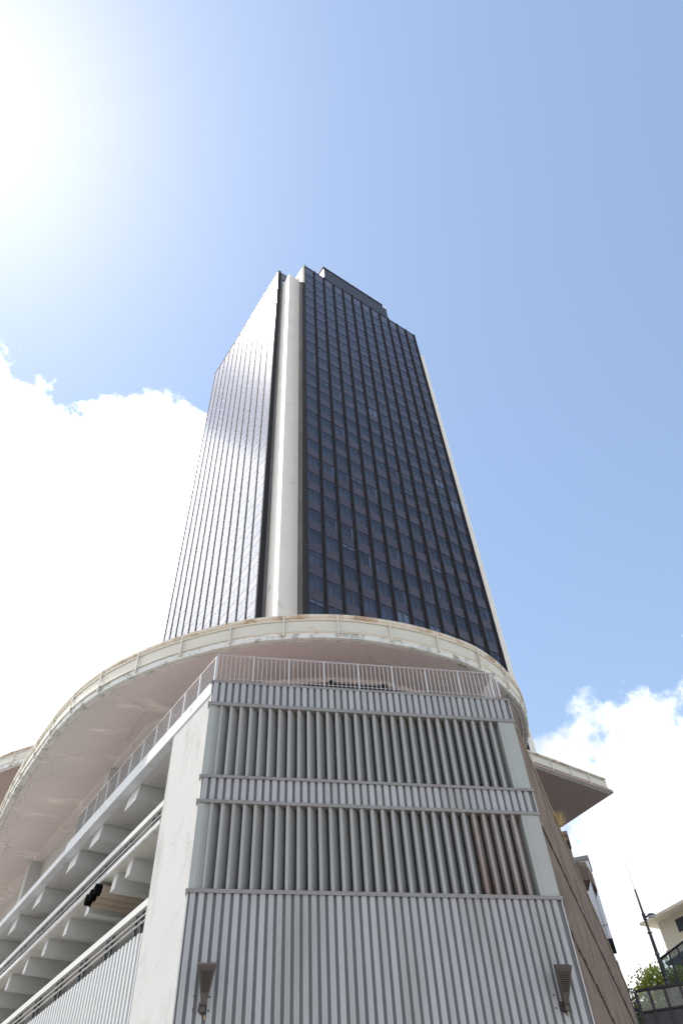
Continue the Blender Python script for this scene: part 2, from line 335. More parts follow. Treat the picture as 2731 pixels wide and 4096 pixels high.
# ------------------------------------------------------------------ tower
tower = thing('office_tower', 'tall dark glass office tower with white corner piers rising above the podium', 'tower', G(23.93, 37.715), TH)
def T(r, t): return (r - 23.93, t - 37.715)
def tbox(mb, r0, r1, t0, t1, z0, z1, mi=0):
    a, b = T(r0, t0), T(r1, t1); return mb.box(a[0], b[0], a[1], b[1], z0, z1, mi)
mb = MB(); tbox(mb, 24.5, 47.5, 38.6, 67, 0, 118.6); tbox(mb, 21.75, 50.4, 42.0, 64.9, 0, 118.8)
part('body', mb, m_dark, tower)
ZT, PR, NR = 117.0, 3.1, 27
BW = 2.01
# one window: frame, centre bar, reveal niche; front at y=0, x 0..1.75, z 0..1.95
WW, WH = 1.75, 1.95
def window_mb(with_panes, yp=0.06, yf=0.0):
    m = MB(); t = 0.05
    m.box(0, t, 0, 0.14, 0, WH); m.box(WW - t, WW, 0, 0.14, 0, WH); m.box(t, WW - t, 0, 0.14, 0, t); m.box(t, WW - t, 0, 0.14, WH - t, WH)
    m.box(WW / 2 - 0.02, WW / 2 + 0.02, yf, 0.12, t, WH - t)
    x0, x1, z0, z1, y0, y1 = t, WW - t, t, WH - t, 0.14, 0.62
    m.face([(x0, y1, z0), (x1, y1, z0), (x1, y1, z1), (x0, y1, z1)], 1)
    m.face([(x0, y0, z0), (x0, y1, z0), (x0, y1, z1), (x0, y0, z1)], 1); m.face([(x1, y0, z0), (x1, y1, z0), (x1, y1, z1), (x1, y0, z1)], 1)
    m.face([(x0, y0, z0), (x1, y0, z0), (x1, y1, z0), (x0, y1, z0)], 1); m.face([(x0, y0, z1), (x1, y0, z1), (x1, y1, z1), (x0, y1, z1)], 1)
    if with_panes:
        for a, b in ((t, WW / 2 - 0.03), (WW / 2 + 0.03, WW - t)):
            m.face([(a, yp, t), (b, yp, t), (b, yp, WH - t), (a, yp, WH - t)], 2)
    return m
win_open = window_mb(False).mesh('window', [m_frame, m_inter], False)
win_flush = window_mb(True, 0.012, 0.004).mesh('window', [m_frame, m_inter, m_pane], False)
win_full = window_mb(True).mesh('window', [m_frame, m_inter, m_pane], False)
pw = WW / 2 - 0.08
pane_me = MB().face([(0, 0, 0), (pw, 0, 0), (pw, 0, WH - 0.1), (0, 0, WH - 0.1)]).mesh('pane', m_pane, False)
span_me = MB().box(0, WW + 0.02, 0.015, 0.12, 0, PR - WH - 0.04).mesh('spandrel_panel', m_span)
curt_me = MB().box(0, 0.2, 0.16, 0.2, 0.06, WH - 0.06).mesh('curtain', m_blind)
blind_me = {}
def blind(h):
    if h not in blind_me: blind_me[h] = MB().box(0.06, WW - 0.06, 0.15, 0.18, WH - 0.06 - h, WH - 0.06).mesh('blind', m_blind)
    return blind_me[h]
mass_w, mass_s = MB(), MB()
def mass_add(mass, src, rz, loc):
    c, s_ = math.cos(rz), math.sin(rz); b = len(mass.v)
    mass.v += [(x * c - y * s_ + loc[0], x * s_ + y * c + loc[1], z + loc[2]) for x, y, z in src.v]
    mass.f += [tuple(b + i for i in f) for f in src.f]; mass.m += src.m
wsrc = window_mb(True); wsrc2 = window_mb(True, 0.012, 0.004); ssrc = MB().box(0, WW + 0.02, 0.015, 0.12, 0, PR - WH - 0.04)
BLINDS = {(5, 23): 1.25, (7, 23): 1.2, (6, 25): 1.7, (7, 25): 1.7, (8, 25): 1.7, (9, 25): 1.7, (4, 25): 0.5, (5, 11): 1.8, (10, 14): 1.1, (11, 15): 1.8, (0, 10): 0.35,
          (1, 11): 0.3, (6, 13): 0.35, (7, 15): 0.3, (7, 16): 0.3, (3, 17): 0.3, (9, 15): 0.35, (2, 21): 0.25, (8, 20): 0.3, (0, 24): 0.3}
for side in (0, 1):
    for k in range(12):
        for j in range(NR):
            zt = ZT - PR * j
            if side == 0: loc = (BW * k + 0.13, 0.0, zt - WH); rz = 0.0
            else:
                a = T(20.90, 41.40 + BW * (k + 1) - 0.13); loc = (a[0], a[1], zt - WH); rz = -math.pi / 2
            loc2 = (loc[0], loc[1], loc[2] - (PR - WH) + 0.02)
            single = (side == 0 and j >= 9) or (side == 1 and j >= 20)
            if not single:
                mass_add(mass_w, wsrc2 if side else wsrc, rz, loc); mass_add(mass_s, ssrc, rz, loc2)
                if side == 0 and (k, j) in BLINDS:
                    put('blind', blind(BLINDS[(k, j)]), tower, loc, rz)
                continue
            sub = side == 0 and j >= 15
            wd = put('window', win_open if sub else (win_flush if side else win_full), tower, loc, rz)
            put('spandrel_panel', span_me, tower, loc2, rz)
            if sub:
                put('pane', pane_me, wd, (0.05, 0.06, 0.05)); put('pane', pane_me, wd, (WW / 2 + 0.03, 0.06, 0.05))
            if side == 0:
                if (k, j) in BLINDS: put('blind', blind(BLINDS[(k, j)]), wd)
                else:
                    rr = random.random()
                    if rr < 0.2: put('curtain', curt_me, wd, (0.05, 0, 0))
                    elif rr < 0.36: put('curtain', curt_me, wd, (WW - 0.26, 0, 0))
o = put('window', mass_w.mesh('upper_windows', [m_frame, m_inter, m_pane], False), tower); o['kind'] = 'stuff'
o = put('spandrel_panel', mass_s.mesh('upper_spandrels', m_span), tower); o['kind'] = 'stuff'
# top bands, mullions
mb = MB(); mb.box(0, 24.12, 0.015, 0.5, ZT + 0.05, 119.8); part('top_band', mb, m_span, tower)
mb = MB(); tbox(mb, 20.915, 21.4, 41.40, 65.6, ZT + 0.05, 121.3); part('top_band', mb, m_span, tower)
mul = MB().box(-0.10, 0.10, -0.20, 0.13, 31, 120.0).box(-0.13, 0.13, 0.005, 0.55, 31, 119.6).mesh('mullion', m_mull)
mul2 = MB().box(-0.12, 0.12, -0.045, 0.13, 31, 121.4).box(-0.13, 0.13, 0.005, 0.55, 31, 120.6).mesh('mullion', m_mull)
for k in range(13):
    put('mullion', mul, tower, (BW * k, 0, 0))
    a = T(20.90, 41.40 + BW * k); put('mullion', mul2, tower, (a[0], a[1], 0), -math.pi / 2)
# notch side panels: one per storey on each flank
sp1 = MB()
for q in range(3): sp1.box(0, 0.06, 0.17 + 0.43 * q, 0.17 + 0.43 * q + 0.41, 0.02, PR - 0.02)
sp1 = sp1.mesh('side_panel', m_side)
sp2 = MB()
for q in range(2): sp2.box(0.03 + 0.44 * q, 0.03 + 0.44 * q + 0.42, 0, 0.06, 0.02, PR - 0.02)
sp2 = sp2.mesh('side_panel', m_side)
for j in range(NR + 1):
    z = ZT - PR * j - 1.6
    if z + PR > 118: pass
    put('side_panel', sp1, tower, (-0.065, 0.0, z)); a = T(20.93, 41.345); put('side_panel', sp2, tower, (a[0], a[1], z))
mb = MB(); mb.box(-0.07, 0.5, 0.14, 3.6, 115.6 + 2.9, 120.1); part('parapet_wall', mb, m_whitep, tower)  # side face above the pier; the sunlight on it is put into the white
mb = MB(); a = T(20.92, 41.34); mb.box(a[0], a[0] + 3, a[1], a[1] + 0.3, 118.5, 121.2); part('parapet_wall', mb, m_side, tower)
mb = MB(); mb.box(-0.1, 24.2, -0.05, 0.5, 119.82, 120.05); tbox(mb, 20.85, 21.4, 41.3, 65.7, 121.32, 121.5); part('roof_coping', mb, m_mull, tower)
# white piers with horizontal boards
def pier(r0, r1, t0, t1, zt):
    m = MB(); z = 30.0; bp = 0.272
    tbox(m, r0 + 0.03, r1 - 0.03, t0 + 0.03, t1 - 0.03, 28, zt - 0.1)
    while z + bp < zt:
        tbox(m, r0, r1, t0, t1, z, z + bp - 0.028); z += bp
    tbox(m, r0 - 0.01, r1, t0 - 0.01, t1, zt - 0.25, zt)
    part('corner_pier', m, m_pier, tower)
pier(21.83, 23.84, 39.16, 41.33, 116.2); pier(48.15, 51.1, 39.16, 41.9, 117.0)
# roof plant room
p0 = T(29.2, 39.3); p1 = T(43.8, 52)
mb = MB(); mb.box(p0[0], p1[0], p0[1], p1[1], 118.4, 129.6); plant = part('plant_room', mb, m_plant, tower)
rib = MB().box(-0.11, 0.11, -0.1, 0.0, 118.6, 129.7).mesh('plant_room_rib', m_plant)
x = p0[0] + 0.1
while x < p1[0]:
    put('rib', rib, plant, (x, p0[1] - 0.002, 0)); x += 0.36
mb = MB(); mb.box(p0[0] - 0.2, p1[0] - 0.9, p0[1] - 0.2, p1[1], 129.72, 130.05); put('roof_edge', mb.mesh('roof_edge', m_mull), plant)
mb = MB(); mb.box(p0[0] - 0.06, p0[0] - 0.003, p0[1] + 0.02, p1[1], 118.6, 129.5); put('end_wall', mb.mesh('end_wall', m_whitep), plant)  # sunlit end of the dark plant room, brightness put into the white
# antenna, crane on the roof
b = G(25.6, 39.8, 118.7)
an = thing('antenna', 'thin white antenna mast standing on the roof of the dark tower', 'antenna', b)
part('mast', MB().tube((0, 0, 0), (0, 0, 5.0), 0.07, 0.05), m_whitep, an); part('tip', MB().tube((0, 0, 5.0), (0, 0, 5.35), 0.13, 0.13), m_whitep, an)
cr_ = thing('roof_crane', 'small blue window cleaning crane reaching over the tower roof edge', 'crane', G(27.2, 39.0, 118.7), TH)
part('base', MB().box(-0.5, 0.6, -0.2, 0.9, 0, 1.2), m_whitep, cr_)
part('jib', MB().tube((0.3, 0.2, 1.2), (-2.2, -0.3, 2.5), 0.08).tube((0.3, 0.3, 2.4), (-2.2, -0.3, 2.7), 0.06).tube((-1, 0, 1.9), (-0.4, 0.1, 2.5), 0.05).tube((-1.6, -0.1, 2.2), (-1, 0, 2.6), 0.05), m_blue, cr_)
part('mast', MB().box(0.15, 0.5, 0.1, 0.4, 1.2, 3.3), m_whitep, cr_)

# ------------------------------------------------------------------ canopies (terraces)
def guard(root, path, zs, post_off, step=2.05, corner=False):
    """lip, panels, top rail and posts along a slab edge; outward is the right-hand side of travel"""
    fine = with_normals(path)
    lip = MB().sweep(fine, [(-0.25, zs - 0.004), (0.0, zs - 0.004), (0.015, zs + 0.21), (-0.25, zs + 0.21)]); part('slab_lip', lip, m_lip, root)
    drip = MB().sweep(fine, [(-0.13, zs - 0.03), (-0.07, zs - 0.03), (-0.07, zs - 0.006), (-0.13, zs - 0.006)]); part('drip_edge', drip, m_conc, root)
    sub = resample(path, step / 6, post_off % step)
    nn = with_normals(sub)
    for i in range(0, len(nn) - 1, 6):
        seg = nn[i:i + 7]
        if len(seg) < 2: break
        pan = MB().sweep(seg, [(-0.03, zs + 0.31), (0.02, zs + 0.31), (0.02, zs + 0.79), (-0.03, zs + 0.79)])
        part('guard_panel', pan, m_cream, root)
        fl = MB().sweep(seg, [(-0.03, zs + 0.80), (0.07, zs + 0.80), (0.07, zs + 0.845), (-0.03, zs + 0.845)])
        fl.sweep(seg, [(-0.03, zs + 0.26), (0.07, zs + 0.26), (0.07, zs + 0.30), (-0.03, zs + 0.30)]); part('panel_flange', fl, m_cream, root)
        tr = MB().sweep(seg, [(-0.09, zs + 0.95), (0.07, zs + 0.95), (0.09, zs + 1.0), (0.09, zs + 1.07), (-0.09, zs + 1.07)]); part('top_rail', tr, m_rail, root)
        p, q = nn[i]; m = MB()
        ang = math.atan2(q[1], q[0])
        m.box(0.075, 0.115, -0.03, 0.03, zs + 0.12, zs + 0.95).box(-0.02, 0.075, -0.02, 0.02, zs + 0.215, zs + 0.25).box(0.016, 0.10, -0.035, 0.035, zs + 0.06, zs + 0.16)
        part('guard_post', m, m_cream, root, (p[0], p[1], 0), ang)
ZC = 18.0
front = [(-36.5, 61.5), (-27.5, 47.6), (-24.2, 42.4), (-20.9, 37.2), (-18.85, 34.05), (-17.72, 32.29), (-16.59, 30.51), (-15.47, 28.86), (-14.35, 27.32), (-13.22, 25.83), (-12.11, 24.5), (-11.13, 23.5), (-10.12, 22.68),
         (-9.14, 22.05), (-8.28, 21.58), (-7.37, 21.16), (-6.39, 20.8), (-5.41, 20.5), (-4.42, 20.27), (-3.68, 20.15), (-2.72, 20.1), (-1.77, 20.11), (-1.01, 20.17), (0.0, 20.33), (0.96, 20.6),
         (1.93, 20.95), (2.92, 21.4), (4.09, 22.08), (5.0, 22.75), (5.7, 23.48), (6.25, 24.2), (6.86, 25.2), (7.22, 25.95), (7.49, 26.93), (7.65, 27.8), (7.72, 28.6), (7.72, 29.3), (7.5, 31), (6.9, 33), (5.9, 36)]
canopy = thing('terrace_canopy', 'broad scalloped concrete terrace canopy with cream guard rail curving over the grey annex', 'canopy')
path = [Vector(p) for p in front]
path = catmull(path, 4)
# arc length to the post at x=-2.70
acc = 0; off = 0
for a, b in zip(path, path[1:]):
    acc += (b - a).length
    if b.x > -2.70: off = acc; break
poly = [(p.x, p.y) for p in path] + [(4.0, 44.0), (-12.0, 52.0)]
ZI = ZC + 0.55; KS = (ZI - 1.6) / (ZC - 1.6)
core = [G(8.05, 63), G(8.05, 25.2), Vector((-3.79, 22.75, 0)), Vector((-3.27, 22.61, 0)), Vector((-0.85, 22.67, 0)), Vector((1.27, 23.16, 0)), Vector((3.21, 24.31, 0)), Vector((5.0, 27.3, 0)), Vector((4.6, 34, 0))]
core = [Vector((p.x * KS, p.y * KS, 0)) for p in core]
back = [(1.5, 43.0), (-14.0, 62.0)]
def off_poly(pts, d):
    P = [Vector((p.x, p.y)) for p in pts]; nn = with_normals(P); return [(p[0] - q[0] * d, p[1] - q[1] * d) for p, q in nn]
def nearest(p, pl):
    best = None
    for i, (a, b) in enumerate(zip(pl, pl[1:])):
        a, b = Vector(a), Vector(b); t = max(0, min(1, (p - a).dot(b - a) / (b - a).length_squared)); q = a + (b - a) * t
        if best is None or (q - p).length < best[0]: best = ((q - p).length, i + t, q)
    return best[1:]
ob, ib = off_poly(core, 0.0), off_poly(core, 0.55)
mb = MB(); prevk = 0; inner = []
deep = off_poly(core, 0.7)
for p in path:
    k, q = nearest(p, deep); k = max(k, prevk); prevk = k
    i = min(int(k), len(deep) - 2); q = Vector(deep[i]).lerp(Vector(deep[i + 1]), k - i); inner.append(q)
for i in range(len(path) - 1):
    a, b, c, d = path[i], path[i + 1], inner[i + 1], inner[i]
    zi = ZI + 0.1
    mb.face([(a.x, a.y, ZC), (d.x, d.y, zi), (c.x, c.y, zi), (b.x, b.y, ZC)]); mb.face([(a.x, a.y, ZC + 0.2), (b.x, b.y, ZC + 0.2), (c.x, c.y, zi + 0.2), (d.x, d.y, zi + 0.2)])
mb.prism([tuple(q) for k, q in enumerate(inner) if k == 0 or (q - inner[k - 1]).length > 1e-4] + back, ZI + 0.102, ZI + 0.298)
part('soffit_slab', mb, m_soffit, canopy)
guard(canopy, path, ZC, off)
mb = MB().prism(ob + back, ZI - 0.2, ZI + 0.09); part('ring_beam', mb, m_soffit, canopy)
mb = MB()
mb.prism([ib[0], ib[1], (ib[1][0] + 1.2, ib[1][1] + 1.2), (ib[0][0] + 1.2, ib[0][1] + 1.2)], 14.36, ZI - 0.205).prism([ib[1], (core[2].x - 0.02, core[2].y + 0.15), (core[2].x + 1, core[2].y + 1.5), (ib[1][0] + 1.2, ib[1][1] + 1.2)], 14.36, ZI - 0.205); part('core_wall', mb, m_conc, canopy)
mb = MB().prism(off_poly(core[2:], 0.12) + back, 14.36, ZI - 0.206); part('core_glazing', mb, m_glaz, canopy)
for i in (2, 4, 5, 6):
    p = off_poly(core, 0.08)[i]; mb = MB().box(p[0] - 0.09, p[0] + 0.09, p[1] - 0.16, p[1] + 0.02, 14.0, ZI - 0.21); part('glazing_post', mb, m_mull, canopy)
for t in (29.3, 40.3):
    mb = MB().box(-0.35, 0.45, -0.35, 0.35, 14.0, ZI - 0.21); part('column', mb, m_beam, canopy, G(8.3 * KS, t * KS), TH)
# upper terraces near the tower foot
lob = thing('terrace_canopy', 'far rounded terrace canopy with cream rail peeping out behind the big curved canopy', 'canopy', group='small upper terraces at the foot of the tower')
arc = [Vector((-18.1 + 12.1 * math.cos(R(a)), 52.1 + 12.1 * math.sin(R(a)))) for a in range(176, 285, 3)]
poly = [(p.x, p.y) for p in arc] + [tuple(G(20.2, 45)[:2]), tuple(G(20.2, 62)[:2])]
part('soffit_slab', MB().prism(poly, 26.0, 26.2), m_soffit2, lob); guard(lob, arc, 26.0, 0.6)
wing = thing('terrace_canopy', 'angular pointed terrace slab with cream rail jutting out right of the brown wall', 'canopy', group='small upper terraces at the foot of the tower')
fr = [G(31, 29.06), G(45.4, 29.1)]
pth = [Vector((fr[0].x + (fr[1].x - fr[0].x) * k / 24, fr[0].y + (fr[1].y - fr[0].y) * k / 24)) for k in range(25)]
q = [G(31, 29.06), G(45.55, 29.0), G(46.4, 37.3), G(31, 37.3)]
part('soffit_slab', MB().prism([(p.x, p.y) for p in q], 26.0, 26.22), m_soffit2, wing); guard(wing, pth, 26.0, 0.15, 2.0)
part('support_wall', MB().prism([tuple(G(r, t)[:2]) for r, t in ((24, 34), (40, 34), (40, 37.3), (24, 37.3))], 14, 25.99), m_brownsm, wing)

# ------------------------------------------------------------------ car park annex
C0 = Vector((-4.312, 17.545, 0)); SD = R(90 - 77.32)          # steel front direction
LEN = 9.55
annex = thing('parking_annex', 'grey ribbed steel car park annex with two louvre rows and white concrete end wall', 'building', C0, SD)
# local frame A: x along the front, y into the building (away from the street), z up
def fpart(name, mb, mats, loc=(0, 0, 0), **k): return part(name, mb, mats, annex, loc, **k)
Z_RIBTOP, Z_LV1, Z_B2, Z_LV2, Z_B1, Z_TOP = 8.33, (8.40, 10.57), (10.64, 11.28), (11.34, 13.57), (13.66, 14.39), 14.45
sheet = MB().box(0.0, LEN, 0.0, 0.05, 0, Z_RIBTOP).box(0.0, LEN, 0.0, 0.05, *Z_B2).box(0.0, LEN, 0.0, 0.05, *Z_B1)
fpart('backing_sheet', sheet, m_sheet)
def rib_mesh(h):
    w0, w1, d = 0.148, 0.122, 0.062
    m = MB(); P = [(-w0 / 2, 0), (-w1 / 2, -d), (-0.008, -d), (0, -d + 0.006), (0.008, -d), (w1 / 2, -d), (w0 / 2, 0)]
    for a, b_ in zip(P, P[1:]): m.face([(a[0], a[1], 0), (b_[0], b_[1], 0), (b_[0], b_[1], h), (a[0], a[1], h)])
    m.face([(p[0], p[1], 0) for p in P]); m.face([(p[0], p[1], h) for p in reversed(P)])
    return m.mesh('cladding_rib', m_steel, False)
NRIB = 45
for (z0, z1) in ((0.02, Z_RIBTOP - 0.01), Z_B2, Z_B1):
    rm = rib_mesh(z1 - z0)
    for k in range(NRIB):
        o = put('cladding_rib', rm, annex, (0.10 + 0.2105 * k, -0.002, z0))
# small joint flashings between sheets
for (z0, z1) in ((0.02, Z_RIBTOP), Z_B2, Z_B1):
    for xx in (2.205, 4.94, 8.10): fpart('sheet_joint', MB().box(xx - 0.008, xx + 0.008, -0.03, -0.004, z0, z1), m_ledge)
for i, (z0, z1, o_) in enumerate(((Z_RIBTOP, Z_RIBTOP + 0.07, .085), (Z_LV1[1], Z_LV1[1] + 0.07, .085), (Z_B2[1], Z_B2[1] + 0.06, .085), (Z_LV2[1], Z_LV2[1] + 0.09, .085), (Z_B1[1], Z_TOP, .06))):
    x = -0.07; parts_ = [(-0.08, 2.3), (2.305, 4.93), (4.935, 8.1), (8.105, LEN + 0.06)]
    for a, b_ in parts_: fpart('ledge', MB().box(a, b_, -o_, 0.2, z0 + 0.001, z1 - 0.001).box(a, b_, -o_ - 0.012, -o_, z0 - 0.025, z1 - 0.004), m_ledge)
# louvre fins: front flange and a blade raking back behind the next fin
def fin_mesh(h, mat_):
    P = [(0.010, 0.15), (0.0, -0.06), (0.074, -0.062), (0.086, -0.034), (0.15, 0.055), (0.215, 0.135), (0.28, 0.215), (0.305, 0.29)]
    t = 0.006; m = MB()
    for a, b_ in zip(P, P[1:]): m.face([(a[0], a[1], 0), (b_[0], b_[1], 0), (b_[0], b_[1], h), (a[0], a[1], h)])
    return m.mesh('louvre_fin', mat_, False)
for (z0, z1) in (Z_LV1, Z_LV2):
    fm, fr_m = fin_mesh(z1 - z0, m_fin), fin_mesh(z1 - z0, m_fin_brown)
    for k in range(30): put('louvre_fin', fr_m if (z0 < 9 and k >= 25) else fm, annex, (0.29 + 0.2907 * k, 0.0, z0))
    fpart('end_panel', MB().box(9.02, LEN + 0.005, -0.065, 0.3, z0, z1).box(9.12, 9.135, -0.072, -0.065, z0, z1), m_endp)
    fpart('corner_strip', MB().box(-0.03, 0.14, -0.06, 0.2, z0, z1).box(0.14, 0.28, 0.0, 0.05, z0, z1).box(0.14, 0.2, -0.035, 0.0, z0, z1), m_endp)
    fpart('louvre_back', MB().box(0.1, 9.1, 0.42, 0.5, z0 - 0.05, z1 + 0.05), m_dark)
fpart('corner_trim', MB().box(-0.035, -0.005, -0.05, 0.06, 0.02, Z_RIBTOP - 0.01), m_alu); fpart('corner_trim', MB().box(LEN + 0.005, LEN + 0.03, -0.055, 0.2, 0.02, Z_RIBTOP - 0.01), m_alu)
fpart('corner_trim', MB().box(LEN + 0.005, LEN + 0.03, -0.055, 0.2, *Z_B2), m_alu); fpart('corner_trim', MB().box(LEN + 0.005, LEN + 0.03, -0.055, 0.2, *Z_B1), m_alu)
# local frame of the open left side: x = depth into the building (r), y = along the side (t); expressed as a rotated child set
ROT = TH - SD
def L2(r, t):                                              # side frame -> annex local
    return (r * math.cos(ROT) - t * math.sin(ROT), r * math.sin(ROT) + t * math.cos(ROT))
def spart(name, mb, mats, loc=(0, 0, 0), parent=None):
    x, y = L2(loc[0], loc[1]); o = put(name, mb.mesh(name, mats), parent or annex); o.location = (x, y, loc[2]); o.rotation_euler = (0, 0, ROT); return o
# white end wall: stands along the open side from the corner; top follows the roof slab
wall = MB().prism([(0.0, 0.07), (0.10, 0.0), (0.9, -0.02), (0.9, 2.68), (0.0, 2.68)], 0.0, 14.0)
spart('white_end_wall', wall, m_white)
spart('white_end_wall_edge', MB().box(-0.006, 0.02, 0.0, 0.09, 0.0, 14.02), m_conc)
# roof slab and its upstand edge
def side_prism(poly, z0, z1): return MB().prism(poly, z0, z1)
roofpoly = [(0.02, 0.05), (8.9, -3.85), (16, 4), (16, 34), (0.02, 34)]
spart('roof_slab', side_prism(roofpoly, 14.0, 14.30), m_conc)
spart('roof_deck', side_prism([(0.3, 0.3), (8.7, -3.4), (15.5, 4), (15.5, 33), (0.3, 33)], 14.304, 14.35), m_deck)
spart('slab_edge', MB().box(-0.03, 0.30, 0.02, 12.75, 13.99, 14.46).hexa([(-0.03, 12.75, 13.99), (0.3, 12.75, 13.99), (0.3, 13.1, 13.99), (-0.03, 13.1, 13.99), (-0.03, 12.75, 14.46), (0.3, 12.75, 14.46), (0.3, 13.0, 14.30), (-0.03, 13.0, 14.30)]).box(-0.03, 0.3, 13.1, 34, 13.99, 14.27), m_edge)
# parking floors
spart('floor_slab', MB().prism([(0.0, 2.70), (9, -1), (16, 4), (16, 34), (0.0, 34)], 11.09, 11.2), m_conc)
spart('floor_slab_lip', MB().box(-0.02, 0.12, 2.69, 34, 11.13, 11.21), m_edge)
spart('floor_slab', MB().prism([(0.15, 2.70), (9, -1), (16, 4), (16, 34), (0.15, 34)], 7.9, 8.12), m_conc)
spart('back_wall', MB().box(13.0, 13.3, 1, 34, 0, 14.0), m_dark)
spart('back_wall', MB().prism([(0.95, 1.6), (8.6, -2.6), (8.7, -2.4), (0.95, 1.9)], 0, 13.98), m_dark)
spart('side_wall', MB().box(0.2, 13, 33.8, 34, 0, 13.95), m_conc)
for t in (6.1, 9.55, 12.05, 16.2, 19.7, 23.2, 26.8):
    spart('ceiling_beam', MB().hexa([(0.24, t, 13.4), (12.9, t, 13.4), (12.9, t + 1.0, 13.4), (0.24, t + 1.0, 13.4), (0.33, t + 0.02, 13.99), (12.9, t + 0.02, 13.99), (12.9, t + 0.98, 13.99), (0.33, t + 0.98, 13.99)]), m_beam)
for t in (5.11, 6.32, 8.57, 10.72, 12.99, 15.23, 17.48, 19.7, 21.9, 24.1, 26.3):
    spart('floor_beam', MB().hexa([(0.17, t, 10.58), (12.9, t, 10.58), (12.9, t + 0.37, 10.58), (0.17, t + 0.37, 10.58), (0.21, t, 11.085), (12.9, t, 11.085), (12.9, t + 0.37, 11.085), (0.21, t + 0.37, 11.085)]), m_beam)
# guard rails: a deep top beam, two pipes, paired posts
def guardrail(zb, tend, beam_lo, beam_hi, pz, t0=2.72):
    g = spart('guard_rail', MB().box(0.03, 0.13, t0, tend, beam_lo, beam_hi), m_guard)
    for z in pz: put('pipe', MB().tube((0.08, t0, z), (0.08, tend, z), 0.026, n=10).mesh('pipe', m_pipe), g)
    t = t0 + 0.55
    while t < tend - 0.6:
        for d in (0, 0.42):
            put('post', MB().box(0.11, 0.18, t + d - 0.02, t + d + 0.02, zb, beam_hi - 0.02).mesh('post', m_post), g)
        put('bracket', MB().box(0.14, 0.17, t - 0.02, t + 0.44, beam_lo - 0.16, beam_lo - 0.01).mesh('bracket', m_post), g)
        t += 2.15
guardrail(11.2, 33, 11.70, 11.88, (11.50, 11.36))
guardrail(8.12, 33, 8.95, 9.14, (8.78, 8.62))
spart('inner_shade_sheet', MB().box(0.25, 0.3, 2.7, 33, 11.2, 12.0), m_dark); spart('inner_shade_sheet', MB().box(0.25, 0.3, 2.7, 33, 8.12, 9.2), m_dark)  # added dark sheets behind the pipes, standing in for the unlit parking interior
# white ribbed screen below the lower rail
scr = spart('screen_sheet', MB().box(0.02, 0.06, 2.78, 30, 0.0, 8.28), m_screen)
rs = MB()
rsm = MB()
P = [(0, -0.085), (-0.035, -0.06), (-0.035, 0.06), (0, 0.085)]
for a, b_ in zip(P, P[1:]): rsm.face([(a[0], a[1], 0), (b_[0], b_[1], 0), (b_[0], b_[1], 8.3), (a[0], a[1], 8.3)])
rsm.face([(p[0], p[1], 8.3) for p in P])
rsm = rsm.mesh('screen_rib', m_screen, False)
t = 2.98
while t < 30:
    put('screen_rib', rsm, scr, (0.018, t, 0)); t += 0.26
# ducts lying under the parking floor
du = thing('duct_bundle', 'three brown ducts with open black ends lying between the concrete floor beams', 'duct', (0, 0, 0))
x, y = L2(0, 0)
du.location = C0; du.rotation_euler = (0, 0, TH)
for t, z in ((7.30, 10.84), (7.68, 10.80), (8.07, 10.77)):
    d = part('duct', MB().tube((0.05, t, z), (6, t, z), 0.185, n=18, cap=False).tube((0.04, t, z), (0.12, t, z), 0.2, n=18, cap=False), m_duct, du)
    put('duct_end', MB().tube((0.12, t, z), (0.16, t, z), 0.18, n=18).mesh('duct_end', m_black), d)
    put('end_collar', MB().tube((-0.14, t, z), (0.1, t, z), 0.17, 0.17, n=18, cap=True).mesh('end_collar', m_black), d)
# roof railing
rail = put('roof_railing', MB().box(0.0, 9.35, -0.045, 0.0, 15.42, 15.46).box(0.02, 9.33, -0.03, -0.01, 14.55, 14.565).mesh('roof_railing', m_railtop), annex)
bal = MB().box(-0.009, 0.009, -0.03, -0.012, 14.49, 15.44).mesh('baluster', m_alu); pst = MB().box(-0.022, 0.022, -0.05, -0.008, 14.49, 15.44).mesh('post', m_alu)
for k in range(9):
    xx = 0.07 + 1.135 * k
    put('post', pst, rail, (xx, 0, 0))
    if k < 8:
        for i in range(1, 8): put('baluster', bal, rail, (xx + 0.1419 * i, 0, 0))
put('post', pst, rail, (9.34, 0, 0))
rail2 = spart('roof_railing', MB().box(0.05, 0.09, 0.05, 12.45, 15.44, 15.48), m_railtop)
bal2 = MB().box(0.06, 0.085, -0.009, 0.009, 14.44, 15.44).mesh('baluster', m_alu_shade); pst2 = MB().box(0.05, 0.09, -0.022, 0.022, 14.44, 15.44).mesh('post', m_alu)
t = 0.1; k = 0
while t < 12.46:
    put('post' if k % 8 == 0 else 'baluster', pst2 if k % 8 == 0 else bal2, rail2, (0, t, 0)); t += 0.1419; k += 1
end = MB().box(0.07, 3.0, 12.43, 12.47, 15.42, 15.46)
for i in range(20): end.box(0.15 + 0.142 * i, 0.168 + 0.142 * i, 12.44, 12.458, 14.3, 15.42)
put('end_return', end.mesh('end_return', m_alu), rail2)
rail3 = put('roof_railing', MB().box(9.31, 9.35, 0.0, 2.5, 15.44, 15.48).mesh('roof_railing', m_railtop), annex)
for i in range(1, 17): put('baluster', MB().box(9.32, 9.338, 0.1419 * i, 0.1419 * i + 0.018, 14.49, 15.44).mesh('baluster', m_alu), rail3)

